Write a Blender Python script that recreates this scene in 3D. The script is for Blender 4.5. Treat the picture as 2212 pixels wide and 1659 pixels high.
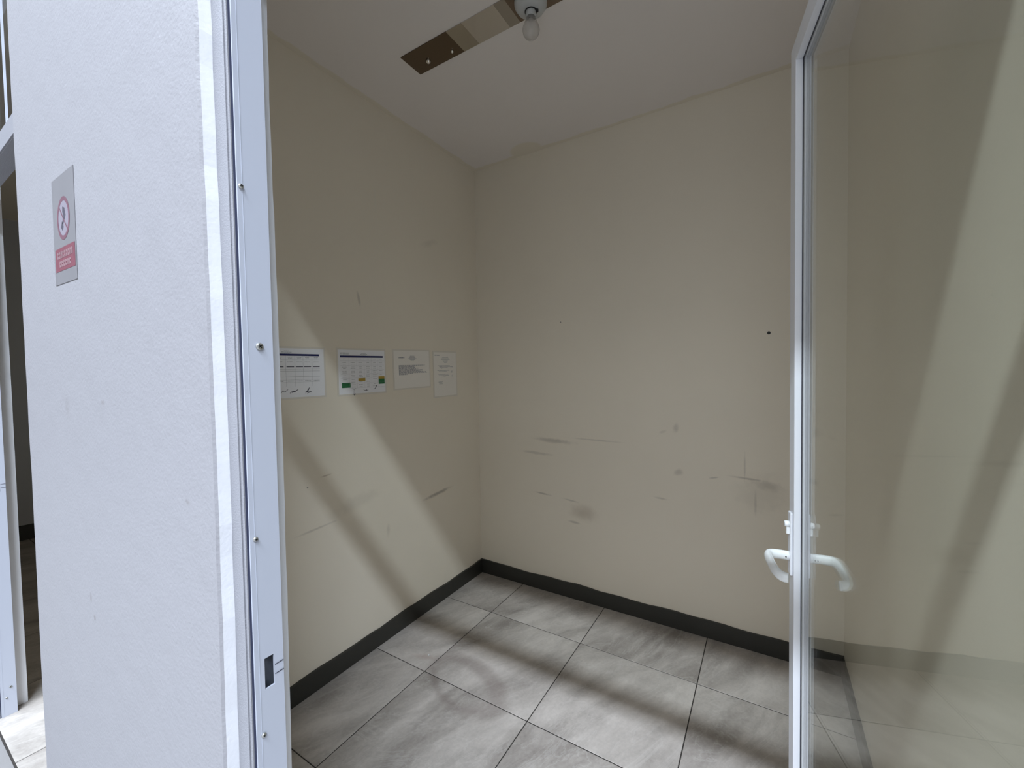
import bpy, bmesh, math, random
from mathutils import Vector, Matrix
random.seed(7)
S = bpy.context.scene
C = S.collection
for o in list(bpy.data.objects): bpy.data.objects.remove(o)

# ---------------------------------------------------------------- camera
cam = bpy.data.objects.new('camera', bpy.data.cameras.new('camera'))
C.objects.link(cam)
cam.data.sensor_width = 36.0
cam.data.lens = 900.13 / 2212 * 36.0
cam.data.clip_start = 0.01
r = Vector((0.85185, 0.52349, -0.0168)).normalized()
f = Vector((-0.5234, 0.8515, -0.0306)).normalized()
yaw, pit, rol = -0.5511, -0.0306, -0.0168
ca, sa, cb, sb = math.cos(yaw), math.sin(yaw), math.cos(pit), math.sin(pit)
f = Vector((sa*cb, ca*cb, sb)); r0 = Vector((ca, -sa, 0)); u0 = r0.cross(f)
r = math.cos(rol)*r0 + math.sin(rol)*u0; u = -math.sin(rol)*r0 + math.cos(rol)*u0
M = Matrix((( r.x, u.x, -f.x, 1.8554), (r.y, u.y, -f.y, -2.5355), (r.z, u.z, -f.z, 1.5194), (0, 0, 0, 1)))
cam.matrix_world = M
S.camera = cam

# ---------------------------------------------------------------- light: a tall hall outside the cabins
S.view_settings.view_transform = 'Standard'
S.view_settings.look = 'None'
S.view_settings.gamma = 1.0
S.view_settings.use_curve_mapping = False
S.view_settings.exposure = 0.0
w = bpy.data.worlds.new('hall_ambience'); S.world = w; w.use_nodes = True
w.node_tree.nodes['Background'].inputs[0].default_value = (1.0, 0.96, 0.95, 1)
w.node_tree.nodes['Background'].inputs[1].default_value = 0.09

def area(name, loc, target, sx, sy, power, col):
    l = bpy.data.lights.new(name, 'AREA'); l.shape = 'RECTANGLE'
    l.size = sx; l.size_y = sy; l.energy = power; l.color = col
    o = bpy.data.objects.new(name, l); C.objects.link(o)
    d = Vector(target) - Vector(loc)
    o.location = loc
    # long axis kept along world x
    z = -d.normalized(); x = Vector((1, 0, 0)); x = (x - x.dot(z)*z).normalized(); y = z.cross(x)
    o.matrix_world = Matrix(((x.x, y.x, z.x, loc[0]), (x.y, y.y, z.y, loc[1]), (x.z, y.z, z.z, loc[2]), (0, 0, 0, 1)))
    return o
# the row of tube lamps under the hall roof, parallel to the cabin front
area('hall_lamp_row', (2.25, -7.0, 10.0), (2.25, -7.0, 0.0), 17.5, 0.34, 3800, (0.75, 0.86, 1.0))
area('cabin_floor_fill', (2.6, -7.0, 9.98), (2.6, -7.0, 0.0), 6.5, 0.34, 1100, (0.82, 0.88, 1.0))  # fill lamp added along the row to brighten the cabin floor

# ---------------------------------------------------------------- helpers
def obj(name, bm, mat, parent=None, smooth=False, bevel=0):
    if bevel:
        bmesh.ops.bevel(bm, geom=list(bm.edges), offset=bevel, segments=2, affect='EDGES', profile=0.5)
    me = bpy.data.meshes.new(name); bm.normal_update(); bm.to_mesh(me); bm.free()
    for m in (mat if isinstance(mat, (list, tuple)) else [mat]): me.materials.append(m)
    if smooth:
        for p in me.polygons: p.use_smooth = True
    o = bpy.data.objects.new(name, me); C.objects.link(o)
    if parent: o.parent = parent
    return o
def empty(name, loc, rz=0):
    o = bpy.data.objects.new(name, None); C.objects.link(o)
    o.location = loc; o.rotation_euler = (0, 0, rz); return o
def tag(o, label=None, cat=None, group=None, kind=None):
    if label: o['label'] = label
    if cat: o['category'] = cat
    if group: o['group'] = group
    if kind: o['kind'] = kind
    return o
def box(bm, x0, x1, y0, y1, z0, z1, mi=0):
    v = [bm.verts.new(p) for p in ((x0,y0,z0),(x1,y0,z0),(x1,y1,z0),(x0,y1,z0),(x0,y0,z1),(x1,y0,z1),(x1,y1,z1),(x0,y1,z1))]
    fs = []
    for q in ((0,3,2,1),(4,5,6,7),(0,1,5,4),(1,2,6,5),(2,3,7,6),(3,0,4,7)):
        fc = bm.faces.new([v[i] for i in q]); fc.material_index = mi; fs.append(fc)
    return fs
def B(*a, mi=0):
    bm = bmesh.new(); box(bm, *a, mi=mi); return bm
def sweep(bm, fn, n, close=True):
    """fn(i) -> list of points of section i; joins sections and caps the ends"""
    rings = [[bm.verts.new(p) for p in fn(i)] for i in range(n)]
    k = len(rings[0])
    for a, b in zip(rings, rings[1:]):
        for j in range(k):
            bm.faces.new((a[j], a[(j+1) % k], b[(j+1) % k], b[j]))
    bm.faces.new(rings[0][::-1]); bm.faces.new(rings[-1])
    bmesh.ops.recalc_face_normals(bm, faces=list(bm.faces))
def tube(bm, pts, rad, k=14, flat=1.0):
    """rounded tube through pts with a radius per point; flat squashes it vertically"""
    pts = [Vector(p) for p in pts]; n = len(pts); secs = []
    for i, p in enumerate(pts):
        t = (pts[min(i+1, n-1)] - pts[max(i-1, 0)]).normalized()
        upv = Vector((0, 0, 1)); s = t.cross(upv)
        if s.length < 1e-3: s = Vector((1, 0, 0))
        s.normalize(); v = s.cross(t).normalized()
        secs.append([p + rad[i]*(math.cos(a)*s + flat*math.sin(a)*v) for a in [2*math.pi*j/k for j in range(k)]])
    sweep(bm, lambda i: secs[i], n)
def lathe(bm, prof, c=(0, 0, 0), k=24, ax='z'):
    """prof list of (radius, height)"""
    def P(rr, h, a):
        x, y = rr*math.cos(a), rr*math.sin(a)
        if ax == 'z': return (c[0]+x, c[1]+y, c[2]+h)
        if ax == 'x': return (c[0]+h, c[1]+x, c[2]+y)
        return (c[0]+x, c[1]+h, c[2]+y)
    sweep(bm, lambda i: [P(max(prof[i][0], 1e-4), prof[i][1], 2*math.pi*j/k) for j in range(k)], len(prof))
def smoothpath(pts, rep=2):
    for _ in range(rep):
        q = [pts[0]]
        for a, b in zip(pts, pts[1:]):
            a, b = Vector(a), Vector(b)
            q += [a*0.75+b*0.25, a*0.25+b*0.75]
        q.append(pts[-1]); pts = q
    return pts

# ---------------------------------------------------------------- materials
class NT:
    def __init__(s, name):
        s.m = bpy.data.materials.new(name); s.m.use_nodes = True
        s.t = s.m.node_tree; s.n = s.t.nodes; s.b = s.n['Principled BSDF']
    def new(s, typ, **kw):
        nd = s.n.new(typ)
        for k, v in kw.items(): setattr(nd, k, v)
        return nd
    def link(s, a, b): s.t.links.new(a, b)
    def pos(s):
        if not hasattr(s, '_p'): s._p = s.new('ShaderNodeNewGeometry')
        return s._p.outputs['Position']
    def noise(s, scale, detail=3, rough=0.5, vec=None, dist=0):
        nd = s.new('ShaderNodeTexNoise'); nd.inputs['Scale'].default_value = scale
        nd.inputs['Detail'].default_value = detail; nd.inputs['Roughness'].default_value = rough
        nd.inputs['Distortion'].default_value = dist
        s.link(vec or s.pos(), nd.inputs['Vector']); return nd.outputs[0]
    def math(s, op, a, b=None, clamp=False):
        nd = s.new('ShaderNodeMath', operation=op, use_clamp=clamp)
        for i, v in enumerate((a, b)):
            if v is None: continue
            if isinstance(v, (int, float)): nd.inputs[i].default_value = v
            else: s.link(v, nd.inputs[i])
        return nd.outputs[0]
    def rng(s, v, a, b, c, d, typ='LINEAR'):
        nd = s.new('ShaderNodeMapRange', interpolation_type=typ)
        for i, q in enumerate((a, b, c, d)): nd.inputs[i+1].default_value = q
        s.link(v, nd.inputs[0]); return nd.outputs[0]
    def mix(s, fac, a, b):
        nd = s.new('ShaderNodeMix', data_type='RGBA')
        if isinstance(fac, (int, float)): nd.inputs[0].default_value = fac
        else: s.link(fac, nd.inputs[0])
        for i, v in ((6, a), (7, b)):
            if isinstance(v, tuple): nd.inputs[i].default_value = (*v[:3], 1)
            else: s.link(v, nd.inputs[i])
        return nd.outputs[2]
    def bump(s, h, strength, dist=0.001):
        nd = s.new('ShaderNodeBump'); nd.inputs['Strength'].default_value = strength
        nd.inputs['Distance'].default_value = dist
        s.link(h, nd.inputs['Height']); s.link(nd.outputs[0], s.b.inputs['Normal'])
    def ell(s, c, rad, rot=(0, 0, 0), edge=0.15, rough=0.6, nscale=18):
        """soft ellipsoid mask around a world point, broken up by noise"""
        mp = s.new('ShaderNodeMapping', vector_type='TEXTURE')
        mp.inputs['Location'].default_value = c; mp.inputs['Rotation'].default_value = rot; mp.inputs['Scale'].default_value = rad
        s.link(s.pos(), mp.inputs['Vector'])
        ln = s.new('ShaderNodeVectorMath', operation='LENGTH'); s.link(mp.outputs[0], ln.inputs[0])
        nz = s.noise(nscale, 4, 0.6)
        d = s.math('ADD', ln.outputs['Value'], s.math('MULTIPLY', s.math('SUBTRACT', nz, 0.5), rough*2))
        return s.rng(d, edge, 1.0, 1.0, 0.0, 'SMOOTHSTEP')

def plain(name, col, rough=0.5, metal=0.0, nz=0.03, nscale=30, bump=0.0, bscale=300, spec=0.5):
    t = NT(name); t.b.inputs['Roughness'].default_value = rough; t.b.inputs['Metallic'].default_value = metal
    t.b.inputs['Specular IOR Level'].default_value = spec
    a = tuple(c*(1-nz) for c in col); b = tuple(min(1, c*(1+nz)) for c in col)
    t.link(t.mix(t.noise(nscale, 3), a, b), t.b.inputs['Base Color'])
    if bump: t.bump(t.noise(bscale, 2), bump)
    return t.m

CREAM = (0.83, 0.76, 0.635)
def painted_wall(name, col, stains=(), streaks=0.04, rough=0.55, bump=0.35, spec=0.3):
    t = NT(name); t.b.inputs['Roughness'].default_value = rough
    t.b.inputs['Specular IOR Level'].default_value = spec
    n1 = t.noise(1.7, 3)
    c = t.mix(n1, tuple(x*(1-streaks) for x in col), tuple(min(1, x*(1+streaks)) for x in col))
    for st in stains:
        cc, rad, rot, amt = st[:4]; scol = st[4] if len(st) > 4 else (0.12, 0.10, 0.08)
        ed = st[5] if len(st) > 5 else 0.15
        rg = st[6] if len(st) > 6 else 0.5
        m = t.math('MULTIPLY', t.ell(cc, rad, rot, ed, rg), amt)
        c = t.mix(m, c, scol)
    t.link(c, t.b.inputs['Base Color'])
    h = t.math('ADD', t.noise(140, 3), t.math('MULTIPLY', t.noise(9, 2), 3.0))
    t.bump(h, bump, 0.0008)
    return t.m
ry = lambda a: (0, math.radians(a), 0)
rx = lambda a: (math.radians(a), 0, 0)
BW = [((.62,0,1.045), (.20,.3,.022), ry(2), .30), ((.93,0,1.070), (.22,.3,.008), ry(1), .22), ((.49,0,.95), (.17,.3,.014), ry(2), .22),
      ((.53,0,.672), (.09,.3,.009), ry(4), .35), ((.74,0,.655), (.08,.3,.008), ry(6), .25), ((.83,0,.585), (.13,.3,.075), ry(0), .30, (.25,.17,.10), .05, .35),
      ((.76,0,.512), (.06,.3,.012), ry(4), .30), ((1.403,0,1.175), (.022,.3,.04), ry(10), .22), ((1.33,0,1.150), (.03,.3,.012), ry(-20), .15),
      ((1.414,0,.92), (.035,.3,.025), ry(-20), .25), ((1.76,0,.925), (.11,.3,.009), ry(3), .35), ((1.86,0,.90), (.09,.3,.035), ry(5), .22),
      ((1.75,0,.98), (.006,.3,.10), ry(0), .22), ((1.80,0,.80), (.008,.3,.09), ry(0), .18), ((1.83,0,.85), (.16,.3,.14), ry(0), .12),
      ((1.32,0,.753), (.05,.3,.010), ry(4), .25), ((1.60,0,.91), (.03,.3,.006), ry(-12), .30), ((.683,0,1.839), (.006,.3,.006), ry(0), .6, (.05,.04,.04), .5, .1)]
LW = [((0,-.47,.724), (.3,.17,.017), rx(4), .50), ((0,-1.059,1.92), (.3,.012,.06), rx(12), .30), ((0,-1.28,1.021), (.3,.04,.006), rx(4), .40, (.2,.1,.05)),
      ((0,-1.34,.775), (.3,.14,.008), rx(3), .25), ((0,-1.38,.985), (.3,.006,.005), rx(0), .6, (.05,.04,.04), .4, .2), ((0,-1.1,.84), (.3,.20,.05), rx(8), .10),
      ((0,-.93,2.48), (.3,.012,.12), rx(4), .35, (.80,.76,.66)), ((0,-.5,2.35), (.3,.10,.03), rx(20), .10), ((0,-.9,.62), (.3,.02,.05), rx(0), .15)]
m_back = painted_wall('cream_paint_back', CREAM, BW)
m_left = painted_wall('cream_paint_left', CREAM, LW)
m_cream = painted_wall('cream_paint', CREAM)
m_greywall = painted_wall('grey_paint', (.50, .51, .53))
FW = [((.826,-2.219,1.80), (.03,.3,.05), ry(10), .10, (.35,.33,.36)), ((.444,-2.219,.929), (.012,.3,.012), ry(0), .45), ((.42,-2.219,.975), (.010,.3,.016), ry(0), .35),
      ((.575,-2.219,1.464), (.02,.3,.008), ry(0), .30), ((.99,-2.219,1.30), (.012,.3,.006), ry(20), .3), ((.30,-2.219,1.45), (.03,.3,.05), ry(0), .12)]
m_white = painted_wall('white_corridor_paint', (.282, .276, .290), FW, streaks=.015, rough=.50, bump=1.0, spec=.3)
m_return_lit = painted_wall('white_paint_lit_return', (.82, .82, .84), (), streaks=.01, rough=.5, bump=.5, spec=.3)  # same white paint, made paler where the return catches more light

# ceiling with the ragged line where the wall paint ran onto it
def ceiling_mat():
    t = NT('ceiling_paint'); t.b.inputs['Roughness'].default_value = .6; t.b.inputs['Specular IOR Level'].default_value = .3
    c = t.mix(t.noise(1.3, 3), (.80, .745, .70), (.84, .785, .74))
    sx = t.new('ShaderNodeSeparateXYZ'); t.link(t.pos(), sx.inputs[0])
    e = t.math('ADD', sx.outputs['Y'], t.math('MULTIPLY', t.noise(7, 4, .6), .05))
    k1 = t.rng(e, -.010, -.002, 0, 1)
    e2 = t.math('ADD', t.math('MULTIPLY', sx.outputs['X'], -1), t.math('MULTIPLY', t.noise(6, 4, .6), .05))
    k2 = t.rng(e2, -.010, -.002, 0, 1)
    k3 = t.ell((.47, -.055, 3.0), (.13, .10, .3), (0, 0, 0), .75, .15, 6)
    mk = t.math('MAXIMUM', t.math('MAXIMUM', k1, k2), k3)
    c = t.mix(mk, c, tuple(x*.93 for x in CREAM))
    t.link(c, t.b.inputs['Base Color'])
    t.bump(t.noise(120, 3), .3, .0008)
    return t.m
m_ceil = ceiling_mat()

def tile_mat():
    t = NT('porcelain_tile'); oi = t.new('ShaderNodeObjectInfo')
    v = t.new('ShaderNodeVectorMath', operation='ADD')
    cb_ = t.new('ShaderNodeCombineXYZ')
    t.link(t.math('MULTIPLY', oi.outputs['Random'], 17.0), cb_.inputs[0]); t.link(t.math('MULTIPLY', oi.outputs['Random'], 31.0), cb_.inputs[1])
    t.link(t.pos(), v.inputs[0]); t.link(cb_.outputs[0], v.inputs[1])
    mp = t.new('ShaderNodeMapping', vector_type='TEXTURE'); mp.inputs['Rotation'].default_value = (0, 0, math.radians(66)); mp.inputs['Scale'].default_value = (1.7, .62, 1)
    t.link(v.outputs[0], mp.inputs['Vector'])
    n1 = t.noise(1.9, 8, .6, mp.outputs[0], .9)
    n2 = t.noise(6.0, 8, .68, mp.outputs[0], .6)
    n3 = t.noise(70.0, 3, .6, v.outputs[0])
    k = t.math('ADD', t.math('MULTIPLY', n1, .6), t.math('ADD', t.math('MULTIPLY', n2, .3), t.math('MULTIPLY', n3, .1)))
    c = t.mix(t.rng(k, .38, .62, 0, 1), (.27, .243, .217), (.60, .553, .505))
    # light veins
    vn = t.math('ABSOLUTE', t.math('SUBTRACT', t.noise(2.6, 6, .6, mp.outputs[0], 2.5), .5))
    c = t.mix(t.math('MULTIPLY', t.rng(vn, 0, .02, 1, 0), .22), c, (.66, .63, .59))
    # dried ring and smears left on the floor
    ring = t.math('SUBTRACT', t.ell((.60, -.97, 0), (.30, .17, .5), (0, 0, math.radians(-20)), .70, .25, 5), t.ell((.58, -.985, 0), (.21, .115, .5), (0, 0, math.radians(-20)), .60, .25, 5))
    c = t.mix(t.math('MULTIPLY', t.math('MAXIMUM', ring, 0.0), .38), c, (.17, .125, .11))
    sm = t.ell((.30, -.93, 0), (.10, .03, .5), (0, 0, .3), .1, .5, 20)
    c = t.mix(t.math('MULTIPLY', sm, .3), c, (.30, .16, .13))
    t.link(c, t.b.inputs['Base Color'])
    t.link(t.rng(n2, .3, .7, .42, .58), t.b.inputs['Roughness'])
    t.b.inputs['Specular IOR Level'].default_value = .35
    t.bump(t.math('ADD', n2, t.math('MULTIPLY', n3, .4)), .25, .001)
    return t.m
m_tile = tile_mat()
m_grout = plain('dark_grout', (.035, .03, .026), .9, bump=.3)
m_hallfloor = plain('hall_floor_stone', (.24, .23, .225), .6, nz=.2, nscale=8, bump=.3)
m_base = plain('charcoal_skirting_paint', (.032, .031, .026), .5, nz=.10, nscale=12, bump=.3, bscale=60)
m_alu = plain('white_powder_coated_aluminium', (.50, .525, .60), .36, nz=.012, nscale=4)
m_aluw = plain('white_door_aluminium', (.78, .79, .83), .33, nz=.012, nscale=4)
m_flange = plain('painted_flange', (.255, .255, .275), .5, nz=.03, bump=.6, bscale=400, spec=.3)
m_bead = plain('grey_glazing_rubber', (.13, .135, .15), .5)
m_gasket = plain('dark_rubber_gasket', (.03, .03, .045), .6)
m_gap = plain('dark_gap', (.03, .035, .07), .8)
m_steel = plain('zinc_screw', (.55, .55, .52), .35, metal=.9)
m_chrome = plain('chrome_nut', (.85, .83, .80), .12, metal=1)
m_handle = plain('white_lever_enamel', (.86, .88, .88), .25, nz=.05, nscale=60)
m_black = plain('black_plastic', (.012, .012, .012), .5)
m_porc = plain('white_lampholder', (.52, .53, .52), .3)
m_hollow = plain('hollow_frame_inside', (.10, .11, .13), .5, metal=.3, nz=.3, nscale=60)

def plate_mat():
    t = NT('brushed_stainless_plate'); t.b.inputs['Metallic'].default_value = 1
    t.b.inputs['Base Color'].default_value = (.60, .56, .52, 1); t.b.inputs['Roughness'].default_value = .10
    t.bump(t.noise(3, 2), .01, .001)
    return t.m
m_plate = plate_mat()
def glass_mat(name, tint, refl=1.0):
    t = NT(name); n = t.n; n.remove(t.b)
    g = t.new('ShaderNodeNewGeometry')
    ior = t.rng(g.outputs['Backfacing'], 0, 1, 1.52, 1/1.52)
    fr = t.new('ShaderNodeFresnel'); t.link(ior, fr.inputs['IOR'])
    tr = t.new('ShaderNodeBsdfTransparent'); tr.inputs[0].default_value = (*tint, 1)
    gl = t.new('ShaderNodeBsdfGlossy'); gl.inputs['Roughness'].default_value = .012; gl.inputs[0].default_value = (1, 1, 1, 1)
    mx = t.new('ShaderNodeMixShader')
    t.link(t.math('MULTIPLY', fr.outputs[0], refl), mx.inputs[0]); t.link(tr.outputs[0], mx.inputs[1]); t.link(gl.outputs[0], mx.inputs[2])
    t.link(mx.outputs[0], n['Material Output'].inputs['Surface'])
    return t.m
m_glass = glass_mat('door_glass', (.925, .935, .915))
def frosted():
    t = NT('frosted_bulb_glass'); n = t.n
    t.b.inputs['Base Color'].default_value = (.60, .56, .52, 1); t.b.inputs['Roughness'].default_value = .25
    tr = t.new('ShaderNodeBsdfTransparent'); mx = t.new('ShaderNodeMixShader'); mx.inputs[0].default_value = .42
    t.link(tr.outputs[0], mx.inputs[1]); t.link(t.b.outputs[0], mx.inputs[2]); t.link(mx.outputs[0], n['Material Output'].inputs['Surface'])
    return t.m
m_bulb = frosted()
m_bulbw = plain('bulb_frosted_core', (.66, .62, .58), .35)
m_paper = plain('white_paper', (.88, .88, .90), .6, nz=.01)
m_paperc = plain('offwhite_paper', (.87, .83, .76), .6, nz=.01)
m_sleeve = plain('clear_sleeve_edge', (.74, .69, .60), .3, nz=.02)
m_navy = plain('navy_ink', (.01, .015, .10), .6)
m_green = plain('green_ink', (.02, .17, .06), .6)
m_yellow = plain('yellow_ink', (.50, .33, .05), .6)
m_ink = plain('black_ink', (.06, .06, .09), .6)
m_grey = plain('grey_ink', (.36, .36, .38), .6)
m_lgrey = plain('pale_grey_ink', (.50, .50, .52), .6)

# ---------------------------------------------------------------- the cabin shell
H = 3.0; RX = 2.175; YI = -2.107; YF = -2.219
JL, JR = 1.144, 2.075           # aluminium jamb faces of the near doorway
PL, PR = 1.092, 2.125           # plaster edges of the near doorway
NL, NR = -1.072, -0.18          # aluminium faces of the neighbouring doorway
QL, QR = -1.124, -0.128
HEAD = 3.02
def st(o, label, cat): return tag(o, label, cat, kind='structure')
st(obj('wall_back', B(-4.3, 2.36, 0, .12, -.1, 3.1), m_back), 'cream back wall of the cabin with scuff marks', 'wall')
st(obj('wall_left', B(-.04, 0, YI, 0, -.1, H), m_left), 'cream left partition wall where the notices hang', 'wall')
st(obj('wall_right', B(RX, RX+.06, YI, 0, -.1, H), m_cream), 'cream right wall seen through the glass door', 'wall')
st(obj('ceiling', B(-4.3, 2.36, YF+.02, 0, H, H+.1), m_ceil), 'pale ceiling of the cabin with ragged paint line', 'ceiling')
st(obj('wall_far_left', B(-4.26, -4.14, YI, 0, -.1, H), m_greywall), 'grey far wall of the dark neighbouring room', 'wall')

# front wall between corridor and cabins: plaster posts with slightly uneven corners
def post(bm, x0, x1, z0, z1, n=60, jl=.0025, jr=.0025):
    def fn(i):
        z = z0 + (z1-z0)*i/(n-1)
        a = x0 + random.uniform(-jl, jl) + jl*math.sin(z*7); b = x1 + random.uniform(-jr, jr)*.6 + jr*math.sin(z*5+1)
        cf = .004
        return [(a, YI, z), (a, YF+cf, z), (a+cf, YF, z), (b-cf, YF, z), (b, YF+cf, z), (b, YI, z)]
    sweep(bm, fn, n)
bm = bmesh.new()
post(bm, QR, PL, -.1, HEAD)
post(bm, PR, 5.0, -.1, HEAD)
post(bm, -6.0, QL, -.1, HEAD)
box(bm, -6.0, 5.0, YF, YI, HEAD, 4.6)
bm.normal_update()
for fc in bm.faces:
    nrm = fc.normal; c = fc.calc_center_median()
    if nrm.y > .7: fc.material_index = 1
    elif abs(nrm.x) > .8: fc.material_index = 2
st(obj('wall_front', bm, [m_white, m_cream, m_return_lit]), 'white painted corridor wall between the two doorways', 'wall')

# skirting: painted dark strips with a wavy upper edge
def skirt(name, p0, p1, nrm, label, h=.0976):
    bm = bmesh.new(); p0, p1, nrm = Vector(p0), Vector(p1), Vector(nrm); L = (p1-p0).length; n = max(4, int(L/.05))
    ph = random.random()*6
    def fn(i):
        s = i/(n-1); p = p0.lerp(p1, s); x = s*L
        hh = h + .0028*math.sin(x*9+ph) + .002*math.sin(x*23+ph*2) + random.uniform(-.0015, .0015)
        a = p; b = p + nrm*.012
        return [(a.x, a.y, 0), (b.x, b.y, 0), (b.x, b.y, hh-.003), (b.x-nrm.x*.003, b.y-nrm.y*.003, hh), (a.x, a.y, hh)]
    sweep(bm, fn, n)
    st(obj(name, bm, m_base), label, 'skirting')
skirt('baseboard_left', (0, YI, 0), (0, 0, 0), (1, 0, 0), 'charcoal skirting along the left cabin wall')
skirt('baseboard_back', (0, 0, 0), (RX, 0, 0), (0, -1, 0), 'charcoal skirting along the back cabin wall')
skirt('baseboard_right', (RX, YI, 0), (RX, 0, 0), (-1, 0, 0), 'charcoal skirting of the right wall, seen through glass')
skirt('baseboard_front', (0, YI, 0), (PL-.02, YI, 0), (0, 1, 0), 'charcoal skirting inside the front wall')
skirt('baseboard_far_left', (-4.14, YI, 0), (-4.14, 0, 0), (1, 0, 0), 'black skirting of the dark neighbouring room', .14)

# floors: slab of grout with every tile a piece of its own
def tiles(par, xs, ys):
    cache = {}
    for x0, x1 in zip(xs, xs[1:]):
        for y0, y1 in zip(ys, ys[1:]):
            key = (round(x1-x0, 3), round(y1-y0, 3))
            if key not in cache:
                g = .0021; w2, d2 = (x1-x0)/2-g, (y1-y0)/2-g
                bm = bmesh.new(); c = .0012
                lo = [bm.verts.new(p) for p in ((-w2,-d2,-.006),(w2,-d2,-.006),(w2,d2,-.006),(-w2,d2,-.006))]
                md = [bm.verts.new(p) for p in ((-w2,-d2,-c),(w2,-d2,-c),(w2,d2,-c),(-w2,d2,-c))]
                tp = [bm.verts.new(p) for p in ((-w2+c,-d2+c,0),(w2-c,-d2+c,0),(w2-c,d2-c,0),(-w2+c,d2-c,0))]
                for a, b in ((lo, md), (md, tp)):
                    for j in range(4): bm.faces.new((a[j], a[(j+1)%4], b[(j+1)%4], b[j]))
                bm.faces.new(tp); bm.faces.new(lo[::-1])
                me = bpy.data.meshes.new('tile'); bm.normal_update(); bm.to_mesh(me); bm.free(); me.materials.append(m_tile)
                cache[key] = me
            o = bpy.data.objects.new('tile', cache[key]); C.objects.link(o)
            o.location = ((x0+x1)/2, (y0+y1)/2, random.uniform(-.0003, .0003)); o.parent = par
fl = st(obj('floor', B(-.04, 2.3, -2.217, .05, -.1, -.0014), m_grout), 'grey veined tile floor of the cabin', 'floor')
tiles(fl, [0, .3666, .9666, 1.5666, 2.1666], [-2.2125, -1.6125, -1.0115, -.4105, 0])
f2 = st(obj('floor', B(-4.26, -.04, -2.217, .05, -.1, -.0014), m_grout), 'grey veined tile floor of the neighbouring room', 'floor')
tiles(f2, [-4.14, -3.687, -3.087, -2.487, -1.887, -1.287, -.687, -.087, -.042], [-2.2125, -1.6125, -1.0115, -.4105, 0])
st(obj('floor', B(-14, 18, -9.6, -2.2175, -.1, -.001), m_hallfloor), 'darker stone floor of the corridor outside the cabins', 'floor')
st(obj('wall_hall_bounce', B(-14, 18, -9.8, -9.6, -.1, 8.5), plain('hall_bounce_paint', (.50, .47, .44), .6)), 'unseen wall added across the hall to bounce light into the cabin', 'wall')  # added out of view to throw more light onto the cabin's back wall

# ---------------------------------------------------------------- door frames (aluminium channel, flange towards the corridor)
YG, YJ = -2.193, -2.146
def frame(xl, xr, pl, pr, name, label, holez):
    root = st(empty(name, (xl, YG, 0)), label, 'door frame')
    def P(nm, bm, mt, par=None):
        bm.transform(Matrix.Translation((-xl, -YG, 0)) if par is None else Matrix.Identity(4))
        return obj(nm, bm, mt, par or root)
    # left jamb, with a square strike hole cut through its face
    bm = bmesh.new(); t = .003
    hy0, hy1, hz0, hz1 = -2.1775, -2.162, holez-.026, holez+.026
    box(bm, xl-t, xl, YG, hy0, 0, HEAD); box(bm, xl-t, xl, hy1, YJ, 0, HEAD)
    box(bm, xl-t, xl, hy0, hy1, 0, hz0); box(bm, xl-t, xl, hy0, hy1, hz1, HEAD)
    box(bm, xl-.034, xl-.031, YG, YJ, 0, HEAD)
    box(bm, xl-.031, xl-t, YJ-t, YJ, 0, HEAD)
    box(bm, xl, xl+.0004, YG+.0072, YG+.0080, 0, HEAD)       # fine rib along the channel
    jl = P('jamb', bm, m_alu)
    bm = bmesh.new()
    box(bm, pl-.004, xl-.004, YG-.0035, YG+.001, 0, HEAD)    # flange facing the corridor, painted over
    box(bm, xl-.017, xl-.0145, YG-.0055, YG-.0035, 0, HEAD)  # bead on the flange
    box(bm, xl-.0085, xl-.004, YG-.0050, YG-.0035, 0, HEAD)
    P('flange', bm, m_flange)
    P('jamb_gap', B(xl-.004, xl-.0032, YG-.003, YG+.004, 0, HEAD), m_gap)
    P('hollow', B(xl-.0305, xl-.012, hy0-.008, hy1+.008, hz0-.02, hz1+.02), m_hollow)
    bm = bmesh.new()
    box(bm, xr, xr+.004, YG, YJ, 0, HEAD); box(bm, xr+.004, pr+.004, YG-.0035, YG+.001, 0, HEAD)
    P('jamb', bm, m_alu)
    bm = bmesh.new(); box(bm, xl, xr, YG, YJ, HEAD-.045, HEAD)
    P('head_rail', bm, m_alu)
    bm = bmesh.new(); box(bm, xl+.001, xr-.001, YG-.004, YJ, 2.318, 2.392); box(bm, xl+.001, xr-.001, YG-.008, YG-.004, 2.322, 2.386)
    P('transom_bar', bm, m_flange)
    return root
fr1 = frame(JL, JR, PL, PR, 'trim_1', 'white aluminium frame of the near open doorway', 1.023)
fr2 = frame(NL, NR, QL, QR, 'trim_2', 'white aluminium frame of the neighbouring doorway at left edge', 1.045)

def screw(par, xl, y, z, rad, tilt=0, name='screw', label=None):
    bm = bmesh.new()
    lathe(bm, [(0.0001, .0031), (rad*.55, .003), (rad*.9, .0022), (rad, .0008), (rad, 0)], (0, 0, 0), 18, 'x')
    o = obj(name, bm, m_steel, par, True)
    o.location = (xl-par.location.x + .0005, y-par.location.y, z)
    if label: o['label'] = label
    for a in (tilt, tilt+90):
        bm = B(.0026, .0036, -rad*.55, rad*.55, -rad*.13, rad*.13)
        s = obj('cross_slot', bm, m_black, o); s.rotation_euler = (math.radians(a), 0, 0)
screw(fr1, JL, -2.188, 1.819, .0040, 20)
screw(fr1, JL, -2.168, 1.567, .0062, 35, label='larger cross-head screw')
screw(fr1, JL, -2.185, 1.253, .0040, 60)
screw(fr1, JL, -2.183, .924, .0040, 10)
screw(fr2, NL, -2.163, .127, .0050, 15); screw(fr2, NL, -2.177, .083, .0035, 50)
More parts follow.
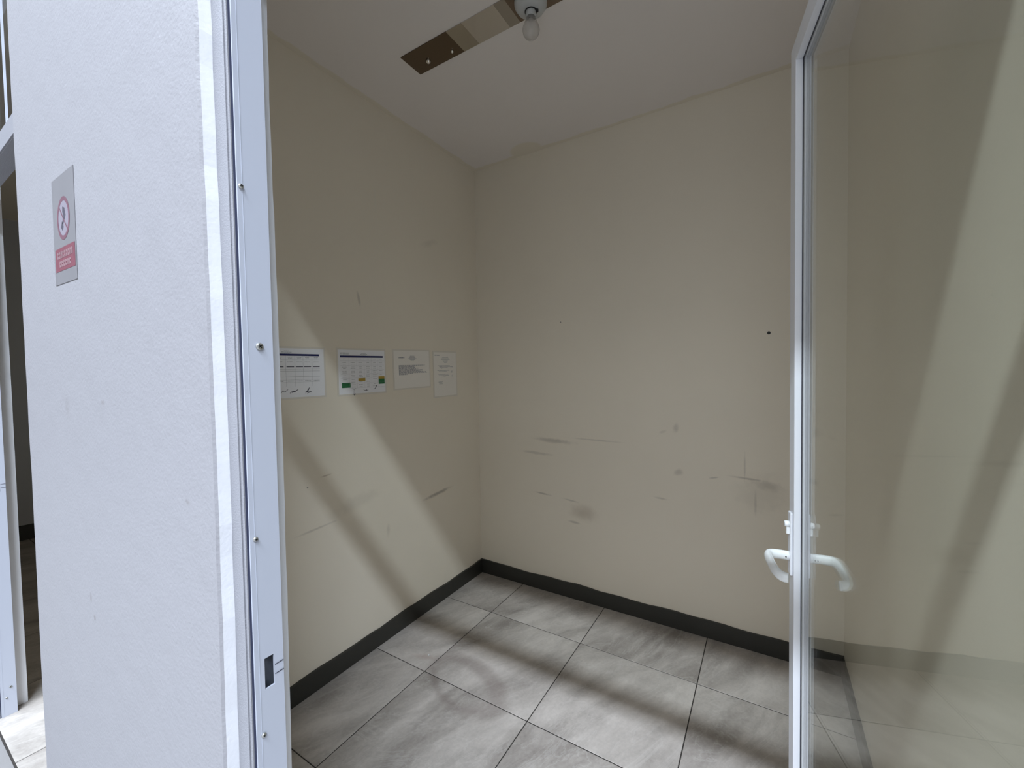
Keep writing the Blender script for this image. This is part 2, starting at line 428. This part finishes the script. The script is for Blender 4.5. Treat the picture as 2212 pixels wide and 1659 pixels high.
# pencil strokes left by the fitter beside the strike holes
for fr_, xl, hz in ((fr1, JL, 1.023), (fr2, NL, 1.045)):
    bm = bmesh.new()
    for z0, z1 in ((hz+.006, hz+.003), (hz-.010, hz-.013)):
        y0, y1 = -2.161, YJ-.0005
        v = [bm.verts.new(q) for q in ((.0006, y0+2.193, z0), (.0006, y1+2.193, z1+.0030), (.0006, y1+2.193, z1+.0050), (.0006, y0+2.193, z0+.0014))]
        bm.faces.new(v[::-1] if False else v)
    obj('pencil_marks', bm, m_ink, fr_)
# fixed panes above the transom bars
for nm, xl, xr, lab in (('window_1', JL, JR, 'fixed glass pane over the transom bar of the near doorway'), ('window_2', NL, NR, 'fixed glass pane over the neighbouring doorway')):
    root = st(empty(nm, (xl, -2.165, 2.392)), lab, 'window')
    g = B(.004, xr-xl-.004, -.003, .003, .0, HEAD-.045-2.392); obj('glass_pane', g, m_glass, root)
    bm = bmesh.new(); h = HEAD-.045-2.392
    for y0, y1 in ((-.014, -.004), (.004, .014)):
        box(bm, .0, xr-xl, y0, y1, 0, .010); box(bm, 0, .010, y0, y1, .010, h); box(bm, xr-xl-.010, xr-xl, y0, y1, .010, h)
    obj('glazing_bead', bm, m_alu, root)
    if nm == 'window_2':
        obj('glazing_bar', B(.628, .632, -.020, -.014, 0, h), m_alu, root)

# ---------------------------------------------------------------- the open glazed door
TH = math.radians(98.9)
door = st(empty('door_1', (2.077, -2.12, 0), TH), 'white framed glass door standing open into the cabin', 'door')
W, HT, Z0, T = .973, 2.36, .012, .020
GX0, GX1, GZ0, GZ1 = .055, .920, .085, 2.306
bm = bmesh.new(); box(bm, GX1, W, -T, T, Z0, HT); obj('stile', bm, m_aluw, door, bevel=.0012)
bm = bmesh.new(); box(bm, 0, GX0, -T, T, Z0, HT); obj('stile', bm, m_aluw, door, bevel=.0012)
bm = bmesh.new(); box(bm, GX0+.0003, GX1-.0003, -T, T, GZ1, HT); obj('top_rail', bm, m_aluw, door, bevel=.0012)
bm = bmesh.new(); box(bm, GX0+.0003, GX1-.0003, -T, T, Z0, GZ0); obj('bottom_rail', bm, m_aluw, door, bevel=.0012)
bm = bmesh.new(); box(bm, GX0-.004, GX1+.004, -.003, .003, GZ0-.004, GZ1+.004); obj('glass_pane', bm, m_glass, door)
bm = bmesh.new()
for s in (-1, 1):
    y0, y1 = sorted((s*.0032, s*.0048))
    box(bm, GX1-.0035, GX1-.0002, y0, y1, GZ0, GZ1); box(bm, GX0+.0002, GX0+.0035, y0, y1, GZ0, GZ1)
    box(bm, GX0, GX1, y0, y1, GZ1-.0035, GZ1-.0002); box(bm, GX0, GX1, y0, y1, GZ0+.0002, GZ0+.0035)
obj('gasket', bm, m_gasket, door)
bm = bmesh.new()
box(bm, GX1-.0018, GX1-.0001, -T+.003, -.0050, GZ0, GZ1); box(bm, GX0+.0001, GX0+.0018, -T+.003, -.0050, GZ0, GZ1)
box(bm, GX0+.002, GX1-.002, -T+.003, -.0050, GZ1-.0018, GZ1-.0001); box(bm, GX0+.002, GX1-.002, -T+.003, -.0050, GZ0+.0001, GZ0+.0018)
obj('glazing_bead', bm, m_bead, door)
for z in (.25, 1.2, 2.15):
    bm = bmesh.new(); lathe(bm, [(.008, 0), (.008, .08)], (-.004, -.024, z), 14); obj('hinge', bm, m_aluw, door)
def lever_set(s):
    bm = bmesh.new(); y0, y1 = sorted((s*T, s*(T+.006)))
    box(bm, .932, .960, y0, y1, .955, 1.125)
    pl = obj('lock_plate', bm, m_aluw, door, bevel=.002)
    yb = s*(T+.006)
    zc = 1.005
    path = smoothpath([(.945, yb, zc), (.945, s*.055, zc+.001), (.940, s*.074, zc+.001), (.925, s*.079, zc), (.885, s*.078, zc-.001), (.850, s*.076, zc-.003), (.828, s*.071, zc-.005), (.818, s*.062, zc-.006), (.815, s*.052, zc-.006)], 2)
    n = len(path); bm = bmesh.new()
    rad = [.0086 + .0010*math.sin(math.pi*i/(n-1)) for i in range(n)]
    rad[-1] = .0080; tube(bm, path, rad, 16, 1.4)
    lv = obj('lever_handle', bm, m_handle, pl, True)
    lv['label'] = 'white curved lever'
    bm = bmesh.new(); lathe(bm, [(.0115, 0), (.0115, s*.004)], (.945, yb, zc), 20, 'y'); obj('rosette', bm, m_aluw, pl, True)
    bm = bmesh.new(); lathe(bm, [(.0020, -.0003), (.0020, .0003)], (.930, s*.036, zc+.001), 10, 'x')
    obj('grub_screw', bm, m_black, pl)
    if s < 0: return      # no cylinder on the corridor face
    # profile cylinder with its thumb cap
    bm = bmesh.new(); lathe(bm, [(.0085, 0), (.0085, s*.006), (.0078, s*.010), (.0070, s*.011)], (.946, yb, 1.092), 20, 'y')
    cy = obj('lock_cylinder', bm, m_handle, pl, True)
    y0, y1 = sorted((yb, yb+s*.007)); bm = B(.941, .951, y0, y1, 1.066, 1.090); obj('cylinder_skirt', bm, m_handle, pl)
    y0, y1 = sorted((yb+s*.0105, yb+s*.0118)); bm = B(.9452, .9468, y0, y1, 1.087, 1.097); obj('keyhole', bm, m_black, pl)
lever_set(1); lever_set(-1)

# ---------------------------------------------------------------- notices on the left wall
def rect(bm, y0, y1, z0, z1, x, skew=0):
    v = [bm.verts.new(p) for p in ((x, y0, z0), (x, y1, z0), (x, y1, z1), (x, y0, z1))]; bm.faces.new(v)
def sheet(y0, z1, wd, ht, label, tilt=0, paper=None):
    """local frame: y along the wall (0..wd), z down from the top (0..-ht)"""
    root = tag(empty('notice', (0.0, y0, z1)), label, 'notice', 'notices taped to the left wall')
    root.rotation_euler = (math.radians(tilt), 0, 0)
    obj('sleeve', B(.0002, .0012, -.009, wd+.009, -ht-.009, .009), m_sleeve, root)
    obj('sheet', B(.0012, .0018, 0, wd, -ht, 0), paper or m_paper, root)
    return root
def marks(root, name, mat, rs, wd, ht, label=None):
    bm = bmesh.new()
    for (u0, u1, v0, v1) in rs: rect(bm, u0*wd, u1*wd, -v1*ht, -v0*ht, .0021)
    o = obj(name, bm, mat, root)
    if label: o['label'] = label
    if len(rs) > 1: o['kind'] = 'stuff'
    return o
def stroke(root, mat, pts, wd, ht, t=.0012, name='signature'):
    bm = bmesh.new()
    P = [Vector((.0022, a*wd, -b*ht)) for a, b in pts]
    for a, b in zip(P, P[1:]):
        d = (b-a).normalized(); n = Vector((0, -d.z, d.y))*t/2
        bm.faces.new([bm.verts.new(q) for q in (a-n, b-n, b+n, a+n)])
    return obj(name, bm, mat, root)
def textline(u0, u1, v, h, seg=.012):
    out = []; x = u0
    while x < u1:
        l = random.uniform(.5, 2.0)*seg; out.append((x, min(x+l, u1), v, v+h)); x += l + seg*.35
    return out
# A: table sheet cut off by the door jamb
wd, ht = .297, .225
a = sheet(-1.573, 1.640, wd, ht, 'landscape table notice with blue bar, half hidden behind the door frame', .3)
marks(a, 'header_bar', m_navy, [(.05, .915, .108, .150)], wd, ht, 'navy header bar')
cols = [.10, .265, .43, .575, .71, .86]
rs = []
for c0 in cols:
    for v, l, h in ((.175, .07, .010), (.20, .06, .010), (.27, .09, .012), (.66, .10, .010)): rs += textline(c0-l/2, c0+l/2, v, h)
marks(a, 'table_text', m_grey, rs, wd, ht)
marks(a, 'bold_text', m_ink, [(c0-.06, c0+.06, .365, .382) for c0 in cols], wd, ht)
marks(a, 'table_rules', m_grey, [(.05, .92, v, v+.005) for v in (.46, .575)] + [(.05, .92, v, v+.003) for v in (.23, .42, .64, .69)] + [(c0-.0725, c0-.070, .15, .78) for c0 in cols[1:]], wd, ht)
marks(a, 'heading_text', m_grey, textline(.34, .42, .05, .012)+textline(.30, .46, .072, .012)+textline(.34, .43, .092, .010), wd, ht)
stroke(a, m_ink, [(.27, .90), (.30, .85), (.33, .88), (.38, .83)], wd, ht, .002)
stroke(a, m_ink, [(.41, .91), (.45, .87), (.49, .88), (.54, .84), (.50, .87), (.44, .90)], wd, ht, .0026)
stroke(a, m_ink, [(.66, .93), (.70, .86), (.73, .81), (.70, .89), (.66, .90), (.76, .90), (.69, .93)], wd, ht, .0024)
# B: table with green and yellow cells
wd, ht = .30, .230
b = sheet(-1.197, 1.644, wd, ht, 'landscape table notice with green and yellow cells', .6)
marks(b, 'header_bar', m_navy, [(.037, .96, .128, .172)], wd, ht, 'navy header bar')
marks(b, 'green_cell', m_green, [(.056, .228, .742, .855)], wd, ht, 'green cell')
marks(b, 'green_cell', m_green, [(.843, .985, .680, .805)], wd, ht, 'green cell')
marks(b, 'yellow_cell', m_yellow, [(.395, .545, .650, .718)], wd, ht, 'yellow cell')
marks(b, 'yellow_cell', m_yellow, [(.843, .985, .620, .680)], wd, ht, 'yellow cell')
rs = []
for c0 in (.12, .29, .45, .61, .76, .90):
    for v in (.20, .285, .32, .385, .42, .48, .515, .575, .61, .67, .73, .79, .84):
        if (c0 == .12 and .70 < v < .87) or (c0 == .90 and v > .6) or (c0 == .45 and .63 < v < .72): continue
        l = random.uniform(.05, .10); rs += textline(c0-l/2, c0+l/2, v, .008)
marks(b, 'table_text', m_grey, rs, wd, ht)
marks(b, 'table_rules', m_lgrey, [(.04, .98, v, v+.003) for v in (.25, .35, .45, .545, .64, .76, .87)] + [(u_, u_+.002, .175, .87) for u_ in (.21, .37, .53, .685, .83)], wd, ht)
marks(b, 'heading_text', m_grey, textline(.04, .22, .065, .014)+textline(.04, .22, .088, .014)+textline(.47, .58, .070, .010)+textline(.45, .60, .090, .012)+textline(.48, .57, .108, .010), wd, ht)
stroke(b, m_grey, [(.26, .88), (.30, .91), (.34, .87)], wd, ht, .0015); stroke(b, m_grey, [(.30, .90), (.29, .98), (.31, 1.0)], wd, ht, .0016)
stroke(b, m_ink, [(.265, 1.02), (.285, 1.00), (.30, 1.035), (.315, 1.0), (.33, 1.02)], wd, ht, .003)
stroke(b, m_ink, [(.50, .92), (.53, .94), (.57, .92), (.54, .95), (.60, .93)], wd, ht, .0022)
stroke(b, m_ink, [(.73, .92), (.76, .90), (.78, .85), (.80, .83), (.775, .88), (.76, .92)], wd, ht, .0022)
# C: landscape sheet with a grey block of text
wd, ht = .295, .222
c = sheet(-.828, 1.650, wd, ht, 'landscape notice with a solid grey block of text', 1.2, m_paperc)
rs = []
for i, (ue) in enumerate((.86, .62, .55, .58, .68, .60, .80, .70, .78, .90, .92, .50, .36)):
    rs += textline(.12, ue, .385+i*.0205, .0165, .03)
marks(c, 'text_block', m_grey, rs, wd, ht, 'dense grey paragraph')
marks(c, 'heading_text', m_grey, textline(.12, .28, .165, .030, .02)+sum([textline(.50-w_, .50+w_, .13+i*.024, .016) for i, w_ in enumerate((.06, .08, .09, .12, .07, .05))], []), wd, ht)
# D: portrait sheet close to the corner
wd, ht = .225, .290
d = sheet(-.487, 1.652, wd, ht, 'portrait notice nearest the room corner, pale text rows', .5, m_paperc)
rs = textline(.03, .24, .055, .022, .03)
for i, w_ in enumerate((.14, .16, .20, .12, .10, .06)): rs += textline(.50-w_, .50+w_, .11+i*.024, .009)
for v, u0, u1 in ((.30, .18, .70), (.325, .22, .85), (.345, .25, .60), (.41, .14, .68), (.435, .2, .55), (.50, .18, .62), (.525, .2, .66), (.56, .3, .5), (.67, .18, .38), (.69, .16, .34), (.715, .2, .36)): rs += textline(u0, u1, v, .010, .02)
marks(d, 'text_rows', m_grey, rs, wd, ht)
stroke(d, m_grey, [(.28, .33), (.33, .30), (.36, .36), (.31, .37), (.28, .33)], wd, ht, .002)
stroke(d, m_grey, [(.74, .46), (.80, .42), (.78, .47), (.84, .44)], wd, ht, .002)
stroke(d, m_grey, [(.72, .36), (.80, .33), (.86, .37)], wd, ht, .0014)
stroke(d, m_lgrey, [(.74, .56), (.82, .52), (.80, .58)], wd, ht, .0016)

# ---------------------------------------------------------------- faded prohibition sign on the corridor wall
def sign_ink(col): return col
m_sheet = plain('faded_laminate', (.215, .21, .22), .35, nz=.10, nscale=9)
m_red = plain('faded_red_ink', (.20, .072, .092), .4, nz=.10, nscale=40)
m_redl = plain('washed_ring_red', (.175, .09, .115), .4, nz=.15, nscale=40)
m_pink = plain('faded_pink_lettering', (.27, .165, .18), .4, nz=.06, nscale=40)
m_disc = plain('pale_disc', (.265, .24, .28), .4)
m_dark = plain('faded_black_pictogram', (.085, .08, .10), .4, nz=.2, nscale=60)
SW, SH = .184, .268
sg = tag(empty('prohibition_sign', (.262, YF, 2.032)), 'faded prohibition sign with red ring and red text box on white corridor wall', 'sign')
sg.rotation_euler = (0, math.radians(1.2), 0)
def sq(u0, u1, v0, v1, y): return [(u0*SW, y, -v0*SH), (u1*SW, y, -v0*SH), (u1*SW, y, -v1*SH), (u0*SW, y, -v1*SH)]
obj('backing', B(0, SW, -.0012, -.0004, -SH, 0), m_sheet, sg)
def spoly(name, mt, polys, y=-.0016, label=None):
    bm = bmesh.new()
    for pl in polys:
        bm.faces.new([bm.verts.new(p) for p in pl])
    bmesh.ops.recalc_face_normals(bm, faces=list(bm.faces))
    o = obj(name, bm, mt, sg)
    if label: o['label'] = label
    return o
cx, cz, R1, R0 = .50*SW, -.405*SH, .053, .0425
ringp = []
N = 48
for i in range(N):
    a0, a1 = 2*math.pi*i/N, 2*math.pi*(i+1)/N
    ringp.append([(cx+rr*math.cos(a), -.0016, cz+rr*math.sin(a)) for rr, a in ((R0, a0), (R1, a0), (R1, a1), (R0, a1))])
spoly('disc', m_disc, [[(cx+R0*math.cos(2*math.pi*i/N), -.0014, cz+R0*math.sin(2*math.pi*i/N)) for i in range(N)]])
spoly('pictogram', m_dark, [[(cx+x, -.0015, cz+z) for x, z in pl] for pl in (
    [(-.004, .029), (.012, .024), (.020, .004), (.012, -.004), (.002, .004), (-.006, .016)],
    [(.012, -.004), (.002, .004), (-.010, -.010), (-.004, -.016)],
    [(-.004, -.012), (-.012, -.006), (-.022, -.020), (-.010, -.030), (.000, -.022)])], label='dark pictogram inside the ring')
spoly('ring', m_redl, ringp, label='faded red ring')
dd = Vector((-.7071, 0, .7071)); nn = Vector((.7071, 0, .7071)); cc = Vector((cx, -.0018, cz))
spoly('bar', m_redl, [[tuple(cc+dd*a+nn*b_) for a, b_ in ((-.044, -.0022), (.044, -.0022), (.044, .0022), (-.044, .0022))]], label='diagonal bar')
spoly('text_box', m_red, [sq(.06, .96, .665, .880, -.0016)], label='red text box')
pl = []
def letters(u0, u1, v0, v1, n):
    wdt = (u1-u0)/n
    for i in range(n):
        a = u0+i*wdt+.08*wdt; b_ = u0+(i+1)*wdt-.10*wdt; k = random.choice((0, 1, 2))
        pl.append(sq(a, a+(b_-a)*.42, v0, v1, -.0019)); pl.append(sq(a+(b_-a)*.42, b_, v0, v0+(v1-v0)*.36, -.0019))
        if k != 1: pl.append(sq(a+(b_-a)*.42, b_, v0+(v1-v0)*.62, v1, -.0019))
        else: pl.append(sq(a+(b_-a)*.60, b_, v0+(v1-v0)*.36, v1, -.0019))
letters(.15, .88, .700, .762, 9); letters(.24, .78, .788, .845, 6)
spoly('lettering', m_pink, pl, label='washed-out lettering')

# ---------------------------------------------------------------- ceiling lamp: long polished plate, lampholder, bulb
lamp = tag(empty('ceiling_lamp', (1.045, -1.026, H)), 'polished steel strip on the ceiling with a bare bulb in a white lampholder', 'ceiling lamp')
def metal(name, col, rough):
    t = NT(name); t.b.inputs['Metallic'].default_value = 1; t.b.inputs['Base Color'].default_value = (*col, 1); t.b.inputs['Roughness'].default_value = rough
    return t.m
for x0, x1, col, lab in ((-.66, -.384, (.17, .130, .095), 'end section with a dark reflection painted in'), (-.384, -.300, (.50, .46, .40), None), (-.300, -.135, (.68, .65, .62), 'section with a pale reflection painted in'),
                         (-.135, -.085, (.45, .42, .39), None), (-.085, .66, (.23, .18, .145), 'section under the lampholder with a dark reflection painted in')):  # section colours hold painted reflections of the polished steel strip
    p_ = obj('mounting_plate', B(x0+.0002, x1-.0002, -.066, .066, -.004, -.0004), metal('plate_reflection_steel', col, .16), lamp)
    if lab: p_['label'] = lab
for x, y, rr in ((.481-1.045, .018, .0120), (.617-1.045, .030, .0070)):
    bm = bmesh.new(); lathe(bm, [(rr, -.004), (rr, -.0075), (rr*.75, -.0125), (rr*.35, -.0155), (.0002, -.0162)], (x, y, 0), 18)
    o = obj('dome_nut', bm, m_chrome, lamp, True)
def holder(x):
    bm = bmesh.new(); lathe(bm, [(.062, -.004), (.066, -.010), (.065, -.020), (.056, -.034), (.040, -.042), (.028, -.045)], (x, 0, 0), 40)
    hd = obj('lampholder', bm, m_porc, lamp, True)
    bm = bmesh.new(); lathe(bm, [(.0245, -.044), (.0245, -.047)], (x, 0, 0), 24); obj('shadow_gap', bm, m_black, hd)
    bm = bmesh.new(); lathe(bm, [(.0205, -.045), (.021, -.050), (.021, -.064), (.019, -.068)], (x, 0, 0), 28); obj('socket', bm, m_porc, hd, True)
    bm = bmesh.new(); lathe(bm, [(.006, -.046), (.006, -.054), (.001, -.056)], (x+.026, .004, 0), 10); obj('terminal_screw', bm, m_black, hd)
    bm = bmesh.new()
    lathe(bm, [(.0175, -.068), (.020, -.078), (.027, -.092), (.0330, -.106), (.0345, -.118), (.032, -.131), (.024, -.143), (.012, -.150), (.0003, -.152)], (x, 0, 0), 32)
    bu = obj('bulb', bm, m_bulb, lamp, True)
    bm = bmesh.new(); lathe(bm, [(.0003, -.070), (.007, -.072), (.005, -.100), (.0003, -.112)], (x, 0, 0), 14); obj('filament_stem', bm, m_bulbw, bu, True)
holder(0.0)

# ---------------------------------------------------------------- a plugged drill hole in the back wall
hb = bmesh.new(); lathe(hb, [(.0062, -.0015), (.0078, -.0012), (.0080, 0)], (0, 0, 0), 18, 'y')
ho = tag(obj('wall_plug', hb, m_black), 'small black plug hole high on the right of the back wall', 'wall plug')
ho.location = (1.859, 0, 1.695)
ch = bmesh.new(); lathe(ch, [(.0045, -.0), (.0045, .003), (.002, .0045), (.0002, .0048)], (0, 0, 0), 12)
co = tag(obj('grit_speck', ch, plain('white_grit', (.75, .74, .72), .4), None, True), 'tiny white speck of grit lying on the floor tile near the left skirting', 'speck')
co.location = (.303, -.912, .0003)
